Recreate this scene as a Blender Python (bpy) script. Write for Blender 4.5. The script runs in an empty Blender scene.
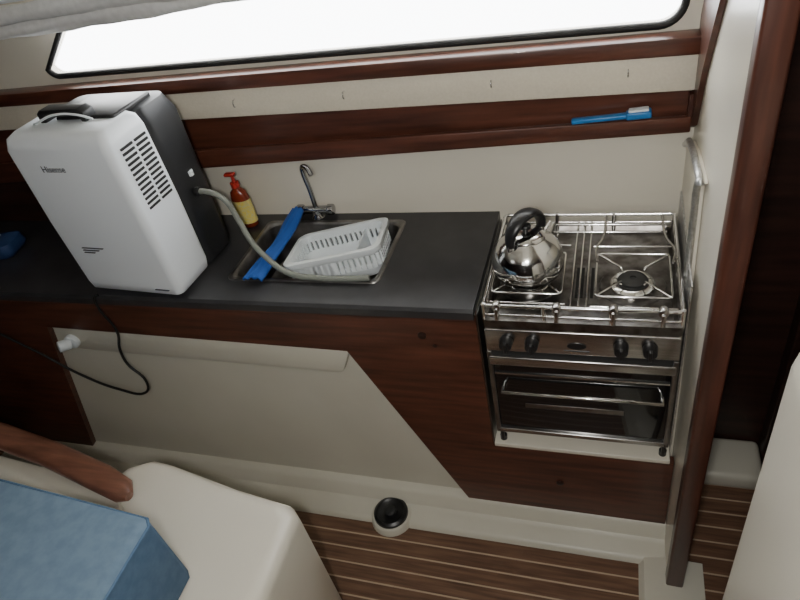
import bpy, bmesh, math, random
from mathutils import Vector, Matrix
random.seed(4)
COL=bpy.context.scene.collection
# z = 0 is the worktop surface; cabin sole is at z = FZ
FZ=-0.93
# ---------------------------------------------------------------- materials
def mat(name,col,rough=.5,metal=0,spec=.5,emit=None,coat=0,alpha=1):
    m=bpy.data.materials.new(name);m.use_nodes=True
    b=m.node_tree.nodes["Principled BSDF"]
    b.inputs["Base Color"].default_value=(*col,1);b.inputs["Roughness"].default_value=rough
    b.inputs["Metallic"].default_value=metal;b.inputs["Specular IOR Level"].default_value=spec
    b.inputs["Coat Weight"].default_value=coat
    return m
def noisy(m,col1,col2,scale=(5,5,5),nscale=4,detail=6,bump=0,lo=.35,hi=.65,rot=(0,0,0)):
    nt=m.node_tree;b=nt.nodes["Principled BSDF"]
    tc=nt.nodes.new("ShaderNodeTexCoord");mp=nt.nodes.new("ShaderNodeMapping");mp.inputs["Scale"].default_value=scale
    mp.inputs["Rotation"].default_value=rot
    n=nt.nodes.new("ShaderNodeTexNoise");n.inputs["Scale"].default_value=nscale;n.inputs["Detail"].default_value=detail
    r=nt.nodes.new("ShaderNodeValToRGB");r.color_ramp.elements[0].color=(*col1,1);r.color_ramp.elements[1].color=(*col2,1)
    r.color_ramp.elements[0].position=lo;r.color_ramp.elements[1].position=hi
    nt.links.new(tc.outputs["Object"],mp.inputs[0]);nt.links.new(mp.outputs[0],n.inputs["Vector"])
    nt.links.new(n.outputs["Fac"],r.inputs[0]);nt.links.new(r.outputs[0],b.inputs["Base Color"])
    if bump:
        bp=nt.nodes.new("ShaderNodeBump");bp.inputs["Strength"].default_value=bump;bp.inputs["Distance"].default_value=.002
        nt.links.new(n.outputs["Fac"],bp.inputs["Height"]);nt.links.new(bp.outputs[0],b.inputs["Normal"])
    return m
gel=noisy(mat("gelcoat",(.72,.69,.6),.28),(.69,.65,.55),(.72,.68,.585),nscale=.6,detail=2)
gelw=noisy(mat("gelcoat_panel",(.6,.58,.52),.4),(.58,.56,.475),(.62,.60,.515),nscale=.6,detail=2)
vinyl=noisy(mat("cream_vinyl",(.7,.65,.53),.55),(.66,.605,.49),(.70,.645,.53),nscale=30,bump=.15)
mah=noisy(mat("mahogany_h",(.1,.03,.02),.38,coat=.15),(.045,.015,.009),(.125,.041,.023),scale=(1.2,14,14),nscale=3.5,detail=9,lo=.3,hi=.7)
mahv=noisy(mat("mahogany_v",(.1,.03,.02),.38,coat=.15),(.038,.013,.008),(.10,.033,.020),scale=(14,14,1.2),nscale=3.5,detail=9,lo=.3,hi=.7)
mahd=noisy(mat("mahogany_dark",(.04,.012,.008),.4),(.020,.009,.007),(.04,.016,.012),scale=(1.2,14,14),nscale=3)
mahl=noisy(mat("mahogany_cap",(.2,.07,.04),.3,coat=.3),(.14,.058,.035),(.25,.11,.07),scale=(1.5,14,14),nscale=4,detail=9)
lam=noisy(mat("grey_laminate",(.03,.03,.032),.30),(.022,.022,.024),(.038,.038,.041),nscale=2.5,detail=12,lo=.3,hi=.75)
steel=noisy(mat("stainless",(.55,.55,.54),.25,1),(.42,.41,.40),(.56,.55,.54),scale=(1,30,30),nscale=4)
steeld=noisy(mat("stainless_worn",(.35,.35,.34),.35,1),(.20,.19,.18),(.32,.31,.30),scale=(4,4,4),nscale=5)
hobst=noisy(mat("hob_steel",(.2,.2,.2),.3,1),(.10,.09,.08),(.23,.22,.21),scale=(4,4,4),nscale=7)
chrome=mat("chrome",(.75,.75,.74),.12,1)
chromed=mat("dark_chrome",(.42,.42,.43),.15,1)
alu=noisy(mat("aluminium",(.6,.6,.6),.4,1),(.5,.5,.5),(.68,.68,.68),nscale=20)
black=mat("black_plastic",(.012,.012,.013),.35)
blackm=mat("black_matt",(.01,.01,.01),.7)
iron=mat("burner_black",(.02,.02,.02),.6)
glassb=mat("oven_glass",(.004,.004,.005),.06,0,.8)
wplas=noisy(mat("white_plastic",(.75,.78,.80),.35),(.76,.80,.84),(.78,.82,.86),nscale=.6,detail=2)
wplas2=mat("tub_white",(.75,.80,.83),.35)
dgrey=mat("dark_grey_plastic",(.016,.017,.019),.4)
blue=mat("blue_cloth",(.012,.085,.38),.8)
bluep=mat("blue_plastic",(.02,.17,.45),.3)
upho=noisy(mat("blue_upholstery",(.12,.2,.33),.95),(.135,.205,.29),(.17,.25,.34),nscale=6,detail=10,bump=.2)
uphod=noisy(mat("blue_shade_piping",(.05,.12,.26),.95),(.075,.145,.25),(.10,.18,.29),nscale=8)  # darker blue: painted shade for the cushion sides, and the piping
hose=mat("hose_grey",(.2,.215,.19),.45)
amber=mat("amber_soap",(.20,.03,.012),.2)
yellow=noisy(mat("yellow_label",(.7,.5,.04),.5),(.78,.62,.10),(.65,.60,.30),nscale=30)
redp=mat("red_pump",(.42,.03,.02),.35)
cable=mat("black_cable",(.01,.01,.01),.5)
txt=mat("print_grey",(.05,.05,.06),.6)
curt=noisy(mat("curtain_cloth",(.6,.6,.6),.9),(.66,.66,.65),(.74,.74,.73),nscale=10,bump=.2)
navy=mat("navy_plastic",(.02,.05,.15),.5)
pane=bpy.data.materials.new("window_acrylic");pane.use_nodes=True;nt=pane.node_tree;nt.nodes.clear()
o=nt.nodes.new("ShaderNodeOutputMaterial");mx=nt.nodes.new("ShaderNodeMixShader");t=nt.nodes.new("ShaderNodeBsdfTransparent");g=nt.nodes.new("ShaderNodeBsdfGlossy")
g.inputs["Roughness"].default_value=.05;mx.inputs[0].default_value=.05
nt.links.new(t.outputs[0],mx.inputs[1]);nt.links.new(g.outputs[0],mx.inputs[2]);nt.links.new(mx.outputs[0],o.inputs[0])
def teak():
    m=bpy.data.materials.new("teak_and_holly");m.use_nodes=True;nt=m.node_tree;b=nt.nodes["Principled BSDF"];b.inputs["Roughness"].default_value=.5
    tc=nt.nodes.new("ShaderNodeTexCoord");mp=nt.nodes.new("ShaderNodeMapping");mp.inputs["Scale"].default_value=(2,30,10)
    n=nt.nodes.new("ShaderNodeTexNoise");n.inputs["Scale"].default_value=3;n.inputs["Detail"].default_value=8
    r=nt.nodes.new("ShaderNodeValToRGB");r.color_ramp.elements[0].color=(.10,.052,.032,1);r.color_ramp.elements[1].color=(.21,.115,.068,1)
    r.color_ramp.elements[0].position=.3;r.color_ramp.elements[1].position=.7
    nt.links.new(tc.outputs["Object"],mp.inputs[0]);nt.links.new(mp.outputs[0],n.inputs["Vector"]);nt.links.new(n.outputs["Fac"],r.inputs[0])
    sp=nt.nodes.new("ShaderNodeSeparateXYZ");nt.links.new(tc.outputs["Object"],sp.inputs[0])
    dv=nt.nodes.new("ShaderNodeMath");dv.operation='DIVIDE';dv.inputs[1].default_value=.052;nt.links.new(sp.outputs["Y"],dv.inputs[0])
    ad=nt.nodes.new("ShaderNodeMath");ad.operation='ADD';ad.inputs[1].default_value=100;nt.links.new(dv.outputs[0],ad.inputs[0])
    fr=nt.nodes.new("ShaderNodeMath");fr.operation='FRACT';nt.links.new(ad.outputs[0],fr.inputs[0])
    lt=nt.nodes.new("ShaderNodeMath");lt.operation='LESS_THAN';lt.inputs[1].default_value=.1;nt.links.new(fr.outputs[0],lt.inputs[0])
    mi=nt.nodes.new("ShaderNodeMixRGB");mi.inputs[2].default_value=(.5,.38,.27,1);nt.links.new(lt.outputs[0],mi.inputs[0]);nt.links.new(r.outputs[0],mi.inputs[1])
    nt.links.new(mi.outputs[0],b.inputs["Base Color"]);return m
tk=teak()
# ---------------------------------------------------------------- helpers
def add(name,me,m,parent=None,smooth=False):
    ob=bpy.data.objects.new(name,me);COL.objects.link(ob)
    if m:
        me.materials.clear();me.materials.append(m)
    if smooth:
        for p in me.polygons:p.use_smooth=True
    if parent:ob.parent=parent
    return ob
def grp(name,loc=(0,0,0),rot=(0,0,0)):
    e=bpy.data.objects.new(name,None);e.empty_display_size=.05;COL.objects.link(e);e.location=loc;e.rotation_euler=rot;return e
def autosm(ob,ang=40):
    me=ob.data;bm=bmesh.new();bm.from_mesh(me)
    for f in bm.faces:f.smooth=True
    for e in bm.edges:
        e.smooth=not(len(e.link_faces)==2 and e.calc_face_angle(0)>math.radians(ang))
    bm.to_mesh(me);bm.free();return ob
def frombm(name,bm,m,parent=None,ang=40):
    bmesh.ops.recalc_face_normals(bm,faces=bm.faces)
    me=bpy.data.meshes.new(name);bm.to_mesh(me);bm.free()
    return autosm(add(name,me,m,parent),ang)
def box(name,x0,x1,y0,y1,z0,z1,m,parent=None,bev=0,seg=3,rz=0):
    bm=bmesh.new();bmesh.ops.create_cube(bm,size=1)
    bmesh.ops.scale(bm,vec=(x1-x0,y1-y0,z1-z0),verts=bm.verts)
    if bev:bmesh.ops.bevel(bm,geom=bm.edges[:],offset=bev,segments=seg,affect='EDGES',profile=.5)
    if rz:bmesh.ops.rotate(bm,cent=(0,0,0),matrix=Matrix.Rotation(rz,3,'Z'),verts=bm.verts)
    bmesh.ops.translate(bm,vec=((x0+x1)/2,(y0+y1)/2,(z0+z1)/2),verts=bm.verts)
    return frombm(name,bm,m,parent,50)
def prism(name,pts,axis,a,b,m,parent=None,bev=0):
    """pts 2D polygon; axis 0: (y,z) along x ; 1: (x,z) along y ; 2: (x,y) along z"""
    def P(u,v,w):
        return (w,u,v) if axis==0 else ((u,w,v) if axis==1 else (u,v,w))
    bm=bmesh.new();A=[bm.verts.new(P(u,v,a)) for u,v in pts];B=[bm.verts.new(P(u,v,b)) for u,v in pts]
    n=len(pts);bm.faces.new(A);bm.faces.new(B[::-1])
    for i in range(n):bm.faces.new((A[i],B[i],B[(i+1)%n],A[(i+1)%n]))
    bmesh.ops.recalc_face_normals(bm,faces=bm.faces)
    if bev:bmesh.ops.bevel(bm,geom=bm.edges[:],offset=bev,segments=2,affect='EDGES',profile=.5)
    return frombm(name,bm,m,parent,35)
def rr(x0,x1,y0,y1,r,n=6):
    o=[]
    for cx,cy,a0 in ((x1-r,y1-r,0),(x0+r,y1-r,90),(x0+r,y0+r,180),(x1-r,y0+r,270)):
        for i in range(n+1):
            a=math.radians(a0+90*i/n);o.append((cx+r*math.cos(a),cy+r*math.sin(a)))
    return o
def loft(name,rings,m,parent=None,cap0=False,cap1=False,ang=40):
    bm=bmesh.new();R=[[bm.verts.new(p) for p in r] for r in rings];n=len(rings[0])
    for a,b in zip(R,R[1:]):
        for i in range(n):bm.faces.new((a[i],a[(i+1)%n],b[(i+1)%n],b[i]))
    if cap0:bm.faces.new(R[0][::-1])
    if cap1:bm.faces.new(R[-1])
    return frombm(name,bm,m,parent,ang)
def sheet(name,outer,holes,axis,pos,th,m,parent=None):
    """flat plate with holes; axis 1 => points (x,z) plane y ; axis 2 => (x,y); axis 0 => (y,z)"""
    cu=bpy.data.curves.new(name,'CURVE');cu.dimensions='2D';cu.fill_mode='BOTH';cu.extrude=th/2
    for pts in [outer]+holes:
        s=cu.splines.new('POLY');s.points.add(len(pts)-1)
        for p,(u,v) in zip(s.points,pts):p.co=(u,v,0,1)
        s.use_cyclic_u=True
    t=bpy.data.objects.new("tmp",cu);COL.objects.link(t)
    dg=bpy.context.evaluated_depsgraph_get();me=bpy.data.meshes.new_from_object(t.evaluated_get(dg))
    bpy.data.objects.remove(t)
    for v in me.vertices:
        u,w,h=v.co
        v.co=(u,pos+h,w) if axis==1 else ((u,w,pos+h) if axis==2 else (pos+h,u,w))
    bm=bmesh.new();bm.from_mesh(me);bmesh.ops.recalc_face_normals(bm,faces=bm.faces);bm.to_mesh(me);bm.free()
    me.name=name;return autosm(add(name,me,m,parent),30)
def tube(name,pts,r,m,parent=None,smooth=True,cyc=False,res=8):
    cu=bpy.data.curves.new(name,'CURVE');cu.dimensions='3D';cu.bevel_depth=r;cu.bevel_resolution=3;cu.use_fill_caps=True
    if smooth:
        s=cu.splines.new('BEZIER');s.bezier_points.add(len(pts)-1)
        for p,c in zip(s.bezier_points,pts):p.co=c;p.handle_left_type=p.handle_right_type='AUTO'
        s.resolution_u=res
    else:
        s=cu.splines.new('POLY');s.points.add(len(pts)-1)
        for p,c in zip(s.points,pts):p.co=(*c,1)
    s.use_cyclic_u=cyc
    t=bpy.data.objects.new("tmp",cu);COL.objects.link(t)
    dg=bpy.context.evaluated_depsgraph_get();me=bpy.data.meshes.new_from_object(t.evaluated_get(dg))
    bpy.data.objects.remove(t);me.name=name
    return add(name,me,m,parent,True)
def cyl(name,p0,p1,r,m,parent=None,r2=None,seg=32,bev=0):
    p0,p1=Vector(p0),Vector(p1);d=p1-p0
    bm=bmesh.new();bmesh.ops.create_cone(bm,cap_ends=True,segments=seg,radius1=r,radius2=r if r2 is None else r2,depth=d.length)
    if bev:bmesh.ops.bevel(bm,geom=[e for e in bm.edges if len(e.link_faces)==2 and e.calc_face_angle(0)>1],offset=bev,segments=2,affect='EDGES',profile=.5)
    bmesh.ops.transform(bm,matrix=Matrix.Translation((p0+p1)/2)@d.to_track_quat('Z','Y').to_matrix().to_4x4(),verts=bm.verts)
    return frombm(name,bm,m,parent,40)
def lathe(name,prof,c,m,parent=None,seg=40,ang=50):
    rings=[[(c[0]+r*math.cos(2*math.pi*i/seg),c[1]+r*math.sin(2*math.pi*i/seg),c[2]+z) for i in range(seg)] for r,z in prof]
    return loft(name,rings,m,parent,True,True,ang)
def text(name,s,size,loc,rot,m,parent=None):
    cu=bpy.data.curves.new(name,'FONT');cu.body=s;cu.size=size;cu.extrude=.0004
    t=bpy.data.objects.new("tmp",cu);COL.objects.link(t);dg=bpy.context.evaluated_depsgraph_get()
    me=bpy.data.meshes.new_from_object(t.evaluated_get(dg));bpy.data.objects.remove(t);me.name=name
    ob=add(name,me,m,parent);ob.location=loc;ob.rotation_euler=rot;return ob
# ================================================================ ROOM SHELL
CZ=1.16
box("floor",-3,1.4,-2.3,.6,FZ-.03,FZ,tk)
box("ceiling",-3,1.4,-2.3,.75,CZ,CZ+.03,gel)
box("wall_left",-3.03,-3,-2.3,.7,FZ,CZ,mahd)
box("wall_front",-3,1.4,-2.33,-2.3,FZ,CZ,mahd)
def winpts(off=0):
    x0,x1,zl,zr,zt=-1.36-off,.45+off,.520-off,.492-off,.80+off
    pts=[];r=.05+off*.5
    def arc(cx,cz,a0,a1,rad,n=7):
        return [(cx+rad*math.cos(math.radians(a0+(a1-a0)*i/n)),cz+rad*math.sin(math.radians(a0+(a1-a0)*i/n))) for i in range(n+1)]
    rb=.035
    pts+=arc(x0+rb,zl+rb,200,270,rb)
    pts+=arc(x1-r,zr+r,270,360,r)
    pts+=arc(x1-r,zt-r,0,90,r)
    pts+=arc(x0+.33,zt-.1,90,150,.1)
    return pts
sheet("wall_back",[(-3,FZ),(1.4,FZ),(1.4,CZ),(-3,CZ)],[winpts()],1,.445,.03,gel)
g=grp("window_1")
tube("gasket",[(x,.428,z) for x,z in winpts(.004)],.009,blackm,g,False,True)
wp=winpts(.0);prism("pane",wp,1,.448,.452,pane,g)
box("wall_right",.5,.53,-.14,.45,FZ,CZ,gel)
g=grp("door_1")
box("post",.497,.543,-.175,-.135,FZ,CZ,mahv,g,.006)
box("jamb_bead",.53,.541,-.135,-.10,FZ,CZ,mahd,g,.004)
box("wall_cabin_end",1.35,1.38,-2.3,.43,FZ,CZ,mahd)  # dimness of this cabin painted in with darker mahogany walls
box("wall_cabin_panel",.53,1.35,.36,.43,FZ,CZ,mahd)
box("cabin_step",.60,.80,.20,.36,FZ,FZ+.07,gelw,None,.02)
box("trim_1",.80,.86,.30,.36,FZ,CZ,mahd,None,.006)
prism("trim_2",[(.43,.235),(.37,.27),(.30,.42),(.10,.70),(.0,CZ),(.2,CZ),(.30,.70),(.43,.50)],0,.487,.4995,mahv,None)
prism("trim_3",[(-2.6,.463),(.51,.433),(.51,.474),(-2.6,.505)],1,.375,.43,mah,None,.005)
prism("padded_rail",[(-2.6,.380),(.49,.345),(.49,.433),(-2.6,.463)],1,.388,.43,vinyl,None,.008)
g=grp("pocket_shelf")
prism("fiddle_board",[(-2.6,.150),(.487,.243),(.487,.283),(-2.6,.235)],1,.385,.402,mah,g,.004)
prism("back_panel",[(-2.6,.160),(.487,.245),(.487,.343),(-2.6,.378)],1,.418,.4295,mah,g)
prism("ledge",[(-2.6,.160),(.487,.248),(.487,.262),(-2.6,.174)],1,.402,.418,mahd,g)
prism("end_cheek",[(.388,.245),(.43,.245),(.43,.338),(.388,.338)],0,.478,.487,mahv,g)
g=grp("curtain_hooks")
for i,x in enumerate((-.72,-.38,.02,.34)):
    tube("hook_%d"%i,[(x,.388,.415-.01*i/3),(x,.376,.412),(x,.374,.398),(x,.380,.394)],.0018,chrome,g)
g=grp("rolled_curtain")
N=110
def roll(name,x0,x1,yc,zc,sl,r0,ph,amp):
    rings=[]
    for i in range(N+1):
        x=x0+(x1-x0)*i/N;r=r0*(1+.07*math.sin(i*.55+ph)+.04*math.sin(i*1.4+ph*2))
        rings.append([(x,yc+r*.85*math.cos(a)+.002*math.sin(3*a+i*.3),zc+sl*(x+1.3)+r*math.sin(a)*(1+amp*math.cos(4*a+i*.22+ph))) for a in [2*math.pi*k/28 for k in range(28)]])
    loft(name,rings,curt,g,True,True,80)
roll("roll_upper",-2.6,.8,.345,.722,.010,.026,0,.10)
roll("roll_lower",-2.6,.8,.355,.682,.020,.024,2,.12)
tube("curtain_rail",[(-2.6,.315,.752),(.8,.315,.775)],.005,wplas2,g,False)
# ================================================================ GALLEY CABINET
g=grp("galley_counter")
SX0,SX1,SY0,SY1=-.752,-.274,.074,.385
sheet("worktop",[(-2.6,-.012),(0,-.012),(0,.428),(-2.6,.428)],[rr(SX0+.012,SX1-.012,SY0+.012,SY1-.012,.02)],2,-.012,.024,lam,g)
prism("edge_moulding",[(-.020,-.03),(-.020,-.008),(-.013,-.0005),(-.008,-.0005),(-.008,-.03)],0,-2.6,0,lam,g)
prism("fascia",[(-2.6,-.03),(0,-.03),(0,-.545),(.498,-.545),(.498,-.853),(-.112,-.853),(-.385,-.183),(-2.6,-.132)],1,-.005,.018,mah,g)
prism("fascia_shadow_rail",[(-2.6,-.03),(-.002,-.03),(-.002,-.042),(-2.6,-.042)],1,-.012,-.004,mah,g,.002)
cyl("latch",(.19,-.005,-.70),(.19,-.010,-.70),.011,mahd,g,bev=.002)
cyl("latch_top",(-.15,-.005,-.105),(-.15,-.008,-.105),.012,mahd,g,bev=.001)
cyl("latch_top_b",(-.12,-.005,-.14),(-.12,-.008,-.14),.006,mahd,g,bev=.001)
box("side_wall",-.018,-.002,.018,.43,-.9,-.03,gelw,g)
box("recess_floor",.004,.487,-.008,.43,-.548,-.532,gel,g,.003)
box("recess_liner",0,.004,.0,.43,-.54,-.03,steeld,g)
prism("lower_moulding",[(-1.49,-.12),(-.36,-.15),(-.09,-.87),(-1.74,-.90)],1,.022,.04,gelw,g)
prism("lower_lip",[(-1.47,-.16),(-.378,-.183),(-.42,-.275),(-.435,-.285),(-1.40,-.262)],1,-.001,.03,gelw,g,.008)
prism("left_locker_panel",[(-2.6,-.10),(-1.47,-.12),(-1.73,-.91),(-2.6,-.91)],1,.0,.04,mah,g)
box("wall_locker",-2.6,-1.24,.40,.43,.0,.20,mahd,g,.004)
g=grp("floor_moulding")
prof=[(.06,-.93),(.06,-.84),(.0,-.853),(-.012,-.862),(-.03,-.90),(-.045,-.908),(-.088,-.910),(-.10,-.918),(-.105,-.93)]
prism("front_curb",prof,0,-2.2,.50,gelw,g)
prof2=[(.60,-.93),(.60,-.90),(.50,-.895),(.47,-.905),(.44,-.912),(.425,-.93)]
prism("side_curb",[(a,b) for a,b in prof2],1,-1.0,-.09,gelw,g)
lathe("boss",[(.074,-.025),(.070,.003),(.064,.008),(0.0005,.008)],(-.378,-.075,-.910),gelw,g)
g=grp("bilge_outlet")
lathe("ring",[(.060,-.002),(.059,.008),(.050,.014),(.042,.006),(.0005,.004)],(-.378,-.075,-.900),black,g)
lathe("cap",[(.020,.0),(.020,.012),(.014,.015),(.0005,.015)],(-.378,-.075,-.896),dgrey,g)
# ================================================================ SINK
g=grp("sink")
def ring(x0,x1,y0,y1,r,z):return [(x,y,z) for x,y in rr(x0,x1,y0,y1,r)]
loft("basin",[ring(SX0,SX1,SY0,SY1,.022,.0005),ring(SX0+.002,SX1-.002,SY0+.002,SY1-.002,.021,.004),ring(SX0+.012,SX1-.012,SY0+.012,SY1-.012,.02,.004),
 ring(SX0+.018,SX1-.018,SY0+.018,SY1-.018,.03,-.004),ring(SX0+.024,SX1-.024,SY0+.024,SY1-.024,.04,-.13),ring(SX0+.045,SX1-.045,SY0+.045,SY1-.045,.04,-.155)],steeld,g,False,True,35)
lathe("drain",[(.03,0),(.03,.003),(.02,.003),(.018,.0),(.0005,.0)],(-.60,.23,-.154),chrome,g)
g=grp("tap")
T=(-.582,.408)
lathe("base",[(.024,0),(.024,.006),(.018,.012),(.017,.03),(.0005,.034)],(T[0],T[1],0),chromed,g)
cyl("mixer_body",(T[0]-.045,T[1],.028),(T[0]+.04,T[1],.028),.013,chromed,g,bev=.003)
cyl("handle_left",(T[0]-.065,T[1],.028),(T[0]-.045,T[1],.028),.018,chromed,g,bev=.003)
cyl("handle_right",(T[0]+.04,T[1],.028),(T[0]+.06,T[1],.028),.018,chromed,g,bev=.003)
tube("spout",[(T[0],T[1],.03),(T[0]+.002,T[1]-.006,.10),(T[0]+.004,T[1]-.018,.175),(T[0]+.014,T[1]-.028,.196),(T[0]+.034,T[1]-.040,.197),(T[0]+.048,T[1]-.052,.180)],.008,chromed,g)
# dish rack in the sink
g=grp("dish_rack",(-.438,.228,-.066),(math.radians(-8),math.radians(-7),math.radians(10)))
hx,hy=.145,.10
def rg(s,z,r=.03):return [(x,y,z) for x,y in rr(-hx+s,hx-s,-hy+s,hy-s,r)]
loft("rim",[rg(.004,.070),rg(-.004,.078),rg(-.004,.092),rg(.003,.096),rg(.012,.092),rg(.012,.070)],wplas2,g,ang=60)
loft("lower_tray",[rg(.020,.0),rg(.012,.006),rg(.009,.042),rg(.013,.042),rg(.017,.008),rg(.024,.004)],wplas2,g,True,True,60)
k=rr(-hx+.008,hx-.008,-hy+.008,hy-.008,.03,3);P=[]
for i in range(len(k)):
    a,b=Vector(k[i]),Vector(k[(i+1)%len(k)]);L=(b-a).length;n=max(1,int(L/.016))
    for j in range(n):P.append(a.lerp(b,j/n))
for i,p in enumerate(P):box("rib_%d"%i,p.x-.005,p.x+.005,p.y-.005,p.y+.005,.03,.082,wplas2,g)
box("side_plate",-hx+.02,-hx+.15,-hy+.003,-hy+.009,.03,.08,wplas2,g,.002)
box("end_plate",-hx+.003,-hx+.009,-hy+.03,hy-.03,.03,.08,wplas2,g,.002)
box("cutlery_well",hx-.08,hx-.075,-hy+.015,hy-.015,.005,.075,wplas2,g,.001)
# blue cloth draped across sink
bm=bmesh.new();NU,NV=40,10;V=[]
for i in range(NU+1):
    t=i/NU;cx=-.636+.006*math.sin(t*4)-.008*t;cy=.388-.330*t;z=.042-.020*t-.006*math.sin(t*math.pi)+.002*math.sin(t*11);w=.022+.010*t+.002*math.sin(t*9)
    V.append([bm.verts.new((cx+w*(2*j/NV-1),cy+.003*math.sin(j*1.7),z+.002*math.sin(j*1.9+t*6)+.010*(1-(2*j/NV-1)**2))) for j in range(NV+1)])
for i in range(NU):
    for j in range(NV):bm.faces.new((V[i][j],V[i+1][j],V[i+1][j+1],V[i][j+1]))
ob=frombm("dishcloth",bm,blue,None,80);md=ob.modifiers.new("s","SOLIDIFY");md.thickness=.008
# soap bottle
g=grp("soap_bottle")
S=(-.812,.365,0)
def oval(w,d,z,n=28):return [(S[0]+w*math.cos(2*math.pi*i/n),S[1]+d*math.sin(2*math.pi*i/n),z) for i in range(n)]
loft("bottle",[oval(.026,.018,.001),oval(.031,.021,.006),oval(.032,.022,.105),oval(.026,.019,.128),oval(.012,.012,.140),oval(.012,.012,.146)],amber,g,True,True,50)
loft("label",[oval(.0325,.0225,.018),oval(.0325,.0225,.100)],yellow,g)
lathe("pump_collar",[(.014,0),(.014,.016),(.006,.018),(.0045,.040),(.0005,.040)],(S[0],S[1],.144),redp,g)
box("pump_head",S[0]-.024,S[0]+.012,S[1]-.009,S[1]+.009,.182,.192,redp,g,.004)
# ================================================================ DEHUMIDIFIER
g=grp("dehumidifier",(-1.008,.144,0),(0,0,math.radians(-4)))
def dr(x0,x1,y0,y1,r,z):return [(x,y,z) for x,y in rr(x0,x1,y0,y1,r,6)]
W2=.177
loft("front_shell",[dr(-W2+.014,W2-.014,-.135,.0,.02,.006),dr(-W2+.003,W2-.003,-.147,.005,.022,.014),dr(-W2,W2,-.15,.01,.022,.04),dr(-W2-.002,W2+.002,-.153,.012,.022,.25),dr(-W2,W2,-.15,.010,.022,.470),dr(-W2+.006,W2-.006,-.140,.005,.022,.497),dr(-W2+.022,W2-.022,-.122,-.005,.020,.508)],wplas,g,True,True,50)
loft("rear_shell",[dr(-W2+.012,W2-.010,.0,.14,.03,.008),dr(-W2+.006,W2-.006,.0,.155,.04,.03),dr(-W2+.006,W2-.006,.0,.16,.04,.45),dr(-W2+.02,W2-.02,.0,.145,.04,.497),dr(-W2+.05,W2-.05,.01,.115,.03,.508)],dgrey,g,True,True,50)
box("top_panel",-.06,.14,-.050,.10,.495,.516,black,g,.006)
prism("carry_handle",[(-.10,.505),(-.10,.532),(-.085,.542),(.045,.542),(.062,.532),(.062,.505),(.045,.505),(.04,.522),(-.075,.522),(-.08,.505)],1,-.065,-.025,black,g,.003)
tube("handle_cord",[(-.12,-.07,.508),(-.08,-.085,.520),(-.02,-.08,.535),(.05,-.07,.528),(.08,-.06,.512)],.003,wplas2,g)
for c in range(2):
    for r_ in range(13):
        z=.280+r_*.0140;y=-.112+c*.054
        box("vent_%d_%d"%(c,r_),W2-.004,W2+.004,y,y+.044,z,z+.006,blackm,g)
text("logo","Hisense",.026,(-.075,-.1525,.412),(math.radians(90),0,0),txt,g)
for i in range(3):box("label_line_%d"%i,-.10,-.02-.02*i,-.1560,-.152,.170-.008*i,.1715-.008*i,txt,g)
box("label_small",.09,.14,-.1530,-.148,.030,.032,txt,g)
tube("tank_window",[(.1705,.085,.27),(.1705,.085,.285)],.009,wplas2,g,False)
for sx in (-1,1):
    for sy in (-1,1):cyl("foot_%d_%d"%(sx,sy),(sx*.13,sy*.10,.0),(sx*.13,sy*.10,.012),.015,black,g)
g=grp("drain_hose")
tube("hose",[(-.822,.20,.225),(-.795,.20,.226),(-.745,.20,.20),(-.715,.19,.13),(-.685,.165,.085),(-.62,.118,.055),(-.54,.086,.022),(-.45,.078,.014),(-.36,.078,.014),(-.30,.083,.014)],.0085,hose,g)
cyl("hose_collar",(-.828,.20,.225),(-.812,.20,.225),.014,black,g,bev=.002)
tube("power_cable",[(-1.95,-.03,-.15),(-1.78,-.03,-.14),(-1.58,-.03,-.25),(-1.44,-.03,-.36),(-1.30,-.035,-.415),(-1.19,-.035,-.42),(-1.16,-.03,-.36),(-1.20,-.025,-.29),(-1.20,-.02,-.23),(-1.17,-.015,-.15),(-1.17,-.025,-.03),(-1.16,-.022,.004),(-1.15,-.018,.006)],.0045,cable)
g=grp("hose_fitting")
cyl("flange",(-1.40,.0,-.215),(-1.40,-.018,-.215),.026,wplas2,g,bev=.003)
cyl("plug",(-1.40,-.018,-.215),(-1.42,-.05,-.205),.019,wplas2,g,bev=.003)
g=grp("first_aid_pouch",(-1.75,.20,0),(0,0,.2))
loft("pouch",[dr(-.07,.07,-.05,.05,.02,.001),dr(-.085,.085,-.06,.06,.03,.02),dr(-.08,.08,-.055,.055,.03,.05),dr(-.05,.05,-.03,.03,.02,.06)],navy,g,True,True,60)
box("tag",-.05,.02,-.02,.02,.058,.063,wplas2,g,.002)
g=grp("dish_brush",(.31,.395,.290),(0,math.radians(-3),0))
box("handle",-.10,.04,-.012,.008,-.005,.007,bluep,g,.004)
box("head",.03,.088,-.018,.010,-.006,.012,bluep,g,.004)
box("bristles",.036,.082,-.014,.006,.011,.017,wplas2,g,.002)
# ================================================================ STOVE
g=grp("gas_stove")
xL,xR=.028,.470
box("carcass",xL,xR,.0,.375,-.475,-.045,steeld,g)
loft("hob_tray",[[(x,y,-.045) for x,y in rr(xL-.005,xR+.005,-.03,.385,.012)],[(x,y,-.018) for x,y in rr(xL-.005,xR+.005,-.03,.385,.012)],[(x,y,-.018) for x,y in rr(xL+.006,xR-.006,-.02,.374,.012)],[(x,y,-.032) for x,y in rr(xL+.014,xR-.014,-.012,.366,.012)]],hobst,g,True,True,30)
box("control_panel",xL-.003,xR+.003,-.034,.0,-.118,-.045,steel,g,.004)
for i,x in enumerate((.078,.140,.345,.408)):
    cyl("knob_%d"%i,(x,-.034,-.080),(x,-.058,-.080),.0175,black,g,r2=.015,bev=.002)
    box("knob_grip_%d"%i,x-.004,x+.004,-.066,-.055,-.095,-.065,black,g,.002)
lathe_c=[(.245+.022*math.cos(a),-.086+.010*math.sin(a)) for a in [2*math.pi*i/24 for i in range(24)]]
prism("badge",lathe_c,1,-.036,-.0335,black,g)
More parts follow.
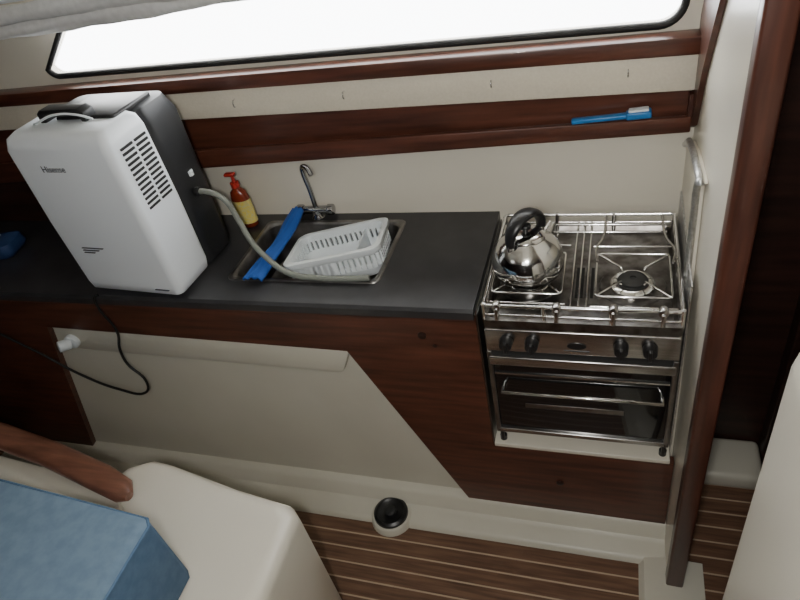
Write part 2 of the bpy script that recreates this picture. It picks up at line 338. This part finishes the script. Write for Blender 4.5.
box("badge_bar",.215,.275,-.0355,-.0335,-.104,-.102,black,g)
box("door_gap",xL,xR,-.026,.0,-.140,-.118,blackm,g)
box("door_top_band",xL+.0,xR,-.036,.0,-.168,-.138,steel,g,.004)
box("door_glass",xL+.006,xR-.006,-.026,.0,-.430,-.166,glassb,g,.003)
box("door_bottom_band",xL,xR,-.032,.0,-.444,-.428,steel,g,.003)
for i,x in enumerate((xL-.004,xR-.008)):
    box("door_side_%d"%i,x,x+.012,-.032,.0,-.444,-.124,steeld,g,.002)
    cyl("foot_%d"%i,(x+.006,.006,-.52),(x+.006,.006,-.444),.006,black,g)
    cyl("foot_pad_%d"%i,(x+.006,.014,-.532),(x+.006,.014,-.515),.010,black,g)
box("slot_trim",xL+.01,xR-.01,-.031,-.024,-.205,-.200,steel,g)
tube("door_handle",[(xL+.03,-.026,-.248),(xL+.03,-.055,-.248),(xR-.025,-.055,-.248),(xR-.025,-.026,-.248)],.0055,chrome,g,False)
box("oven_tray_lip",.11,.36,-.0275,-.0255,-.335,-.318,steeld,g,.0005)
def rail(n,z,y0,y1,r):
    tube(n,[(x,y,z) for x,y in rr(xL,xR,y0,y1,.01,3)],r,chrome,g,False,True)
rail("fiddle_rail",.022,-.022,.372,.0048)
rail("fiddle_rail_low",-.003,-.026,.372,.003)
for i,(x,y) in enumerate([(xL,-.02),(xR,-.02),(xL,.36),(xR,.36),(.17,-.022),(.32,-.022),(.17,.372),(.32,.372),(xL,.17),(xR,.17)]):
    cyl("stanchion_%d"%i,(x,y,-.03),(x,y,.026),.0055,chrome,g)
for i,x in enumerate((.06,.20,.325,.43)):
    cyl("clamp_%d"%i,(x,-.032,.022),(x,-.012,.022),.011,steel,g,bev=.003)
    box("clamp_leg_%d"%i,x-.005,x+.005,-.036,-.028,-.015,.022,steel,g,.002)
B=[(.120,.135,.034),(.368,.130,.032)]
for i,(bx,by,br) in enumerate(B):
    lathe("well_%d"%i,[(.078,.0),(.076,.003),(.05,.001),(.0005,.001)],(bx,by,-.032),hobst,g)
    lathe("burner_ring_%d"%i,[(br+.020,0),(br+.020,.010),(br+.014,.015),(br+.004,.015),(.0005,.015)],(bx,by,-.031),chrome,g)
    lathe("burner_base_%d"%i,[(br+.004,0),(br+.004,.005),(.0005,.005)],(bx,by,-.017),iron,g)
    lathe("burner_cap_%d"%i,[(br,0),(br,.006),(br-.004,.009),(.008,.009),(.007,.005),(.0005,.005)],(bx,by,-.013),iron,g)
    s=.085
    tube("grate_%d"%i,[(x,y,.004) for x,y in rr(bx-s,bx+s,by-s,by+s,.012,3)],.003,chrome,g,False,True)
    for k in range(4):
        a=math.radians(45+90*k);c,s_=math.cos(a),math.sin(a)
        tube("grate_arm_%d_%d"%(i,k),[(bx+c*.118,by+s_*.118,.004),(bx+c*.04,by+s_*.04,.006),(bx+c*.036,by+s_*.036,-.004)],.003,chrome,g,False)
    for k in range(2):
        yy=by+(-.12,.12)[k]
        tube("grate_bar_%d_%d"%(i,k),[(bx-s-.01,yy,.002),(bx+s+.01,yy,.002)],.0028,chrome,g,False)
for k in range(5):
    box("vent_slot_%d"%k,.222+k*.012,.229+k*.012,.08,.20,-.0315,-.030,blackm,g)
for k in range(3):
    tube("rack_wire_%d"%k,[(.228+.018*k,-.01,.004),(.228+.018*k,.36,.004)],.0025,chrome,g,False)
tube("rack_wire_back",[(xL+.02,.31,.006),(xR-.02,.31,.006)],.003,chrome,g,False)
tube("rack_wire_back2",[(xL+.02,.34,.010),(xR-.02,.34,.010)],.003,chrome,g,False)
tube("pot_holder_0",[(.30,.372,.022),(.295,.25,.03),(.28,.19,.035),(.285,.14,.035)],.003,steel,g)
tube("pot_holder_1",[(.44,.372,.022),(.445,.25,.03),(.462,.19,.035),(.455,.14,.035)],.003,steel,g)
tube("pot_holder_2",[(.05,.372,.022),(.05,.30,.03),(.09,.26,.035),(.15,.25,.035)],.003,steel,g)
# ---------------- kettle
g=grp("kettle",(.116,.142,.008),(0,0,math.radians(-125)))
lathe("body",[(.072,0),(.084,.004),(.090,.020),(.089,.042),(.082,.066),(.067,.087),(.048,.100),(.046,.103),(.0005,.104)],(0,0,0),chrome,g,48,60)
lathe("lid",[(.046,0),(.045,.004),(.030,.010),(.012,.013),(.0005,.013)],(0,0,.103),chrome,g,40,60)
lathe("lid_knob",[(.006,0),(.006,.008),(.013,.012),(.014,.018),(.010,.023),(.0005,.024)],(0,0,.114),black,g)
cyl("spout",(-.06,.0,.055),(-.098,.0,.090),.017,chrome,g,r2=.011)
for s in (-1,1):
    cyl("handle_mount_%d"%s,(s*.055,0,.088),(s*.058,0,.108),.008,chrome,g)
rings=[]
for i in range(21):
    a=-.15+(math.pi+.3)*i/20;x=-.056*math.cos(a);z=.111+.053*math.sin(a)
    w=.013+.009*max(0,math.sin(a))
    rings.append([(x+.010*math.cos(t)*math.cos(a)*-1,w*math.sin(t),z+.010*math.cos(t)*math.sin(a)) for t in [2*math.pi*k/12 for k in range(12)]])
loft("handle_grip",rings,black,g,True,True,70)
# ---------------- heat shield panel at right of stove
g=grp("heat_shield")
pts=[(.43,-.53),(.43,.19)]
pts+=[(.36,.235),(.25,.262),(.14,.275)]
for i in range(7):
    a=math.radians(90-90*i/6);pts.append((.08+.05*math.cos(a),.23+.05*math.sin(a)))
pts+=[(.085,-.15),(.045,-.62)]
pts+=[(.06,-.62)]
prism("shield_plate",pts,0,.488,.4995,gel,g,.002)
edge=[(.484,y,z) for y,z in pts[1:-1]]
tube("flange",edge,.008,alu,g,False)
box("steel_splash",.484,.488,.02,.42,-.50,.06,alu,g)
# ================================================================ SEAT (near left)
g=grp("settee_base")
def settee(o,z):
    P=[(-.417+o*0,-.425),(-.45,-.395),(-.62,-.372),(-.86,-.325),(-.93,-.318),(-.985,-.345),(-1.01,-.40),(-2.2,-.36),(-2.2,-1.3),(-.417,-1.3)]
    c=Vector((-1.1,-.85));R=[]
    for p in P:
        v=Vector(p);d=(v-c);R.append((*(v-d.normalized()*o),z))
    return R
loft("moulding",[settee(0,FZ+.001),settee(0,-.385),settee(.006,-.365),settee(.022,-.352),settee(.05,-.350)],gel,g,True,True,50)
g=grp("settee_backrest")
prism("back_panel",[(-2.2,-.335),(-.98,-.44),(-.90,-.50),(-.92,-.555),(-2.2,-.555)],2,-.349,-.315,gel,g,.012)
rings=[]
cp=[(-2.2,-.305),(-1.75,-.32),(-1.46,-.352),(-1.2,-.395),(-1.0,-.44),(-.90,-.468),(-.872,-.480)]
for i,(x,y) in enumerate(cp):
    w=.040 if i<5 else (.034 if i==5 else .014);h=.022 if i<6 else .012
    rings.append([(x+ww*.15,y+ww,-.291+hh) for ww,hh in [(w*math.cos(a),h*math.sin(a)) for a in [2*math.pi*k/16 for k in range(16)]]])
loft("cap_rail",rings,mahl,g,True,True,60)
g=grp("blue_cushion")
C0=[(-2.2,-.560),(-1.10,-.585),(-.625,-.618),(-.610,-.634),(-.605,-1.3),(-2.2,-1.3)]
def cu_(o,z):
    c=Vector((-1.4,-.95));R=[]
    for p in C0:
        v=Vector(p);d=(v-c);R.append((*(v-d.normalized()*o),z))
    return R
loft("cushion_body",[cu_(.012,-.348),cu_(0,-.335),cu_(0,-.115)],uphod,g,True,False,60)  # sides take the darker blue, their shade painted in
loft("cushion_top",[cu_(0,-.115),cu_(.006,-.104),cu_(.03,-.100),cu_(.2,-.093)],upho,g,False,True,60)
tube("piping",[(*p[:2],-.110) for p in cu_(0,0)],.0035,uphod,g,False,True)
box("companionway_moulding",.55,1.34,-1.05,-.42,FZ,.36,gel,None,.05,5)
# ================================================================ LIGHT
w=bpy.data.worlds.new("w");bpy.context.scene.world=w;w.use_nodes=True
w.node_tree.nodes["Background"].inputs[0].default_value=(.97,.99,1,1);w.node_tree.nodes["Background"].inputs[1].default_value=12.0
def area(name,loc,tgt,size,e,col=(1,1,1)):
    l=bpy.data.lights.new(name,'AREA');l.size=size;l.energy=e;l.color=col
    o=bpy.data.objects.new(name,l);COL.objects.link(o);o.location=loc
    o.rotation_euler=(Vector(tgt)-Vector(loc)).to_track_quat('-Z','Y').to_euler();return o
area("hatch_light",(.1,-1.5,1.12),(-.2,.1,-.2),.6,5,(1,.98,.93))
area("torch_light",(.27,-1.24,1.06),(-.15,.25,.10),.10,12,(1,.98,.94))
area("cabin_fill",(-1.3,-1.2,1.12),(-.9,0,-.1),.5,1,(1,.98,.95))  # added soft fill over the left side, no known lamp there
# ================================================================ CAMERA
X=Vector((0.947484,0.03209546,-0.31818854));Y=Vector((0.26237311,-0.64688717,0.71602887));D=Vector((0.18285081,0.76191001,0.62133623))
right=Vector((X.x,Y.x,-D.x));up=-Vector((X.y,Y.y,-D.y));back=-Vector((X.z,Y.z,-D.z))
M=Matrix((right,up,back)).transposed().to_4x4();M.translation=Vector((.3171,-1.1417,1.0021))
cd=bpy.data.cameras.new("camera");cd.sensor_width=36;cd.lens=625.51/800*36;cd.clip_start=.02
co=bpy.data.objects.new("camera",cd);COL.objects.link(co);co.matrix_world=M
bpy.context.scene.camera=co
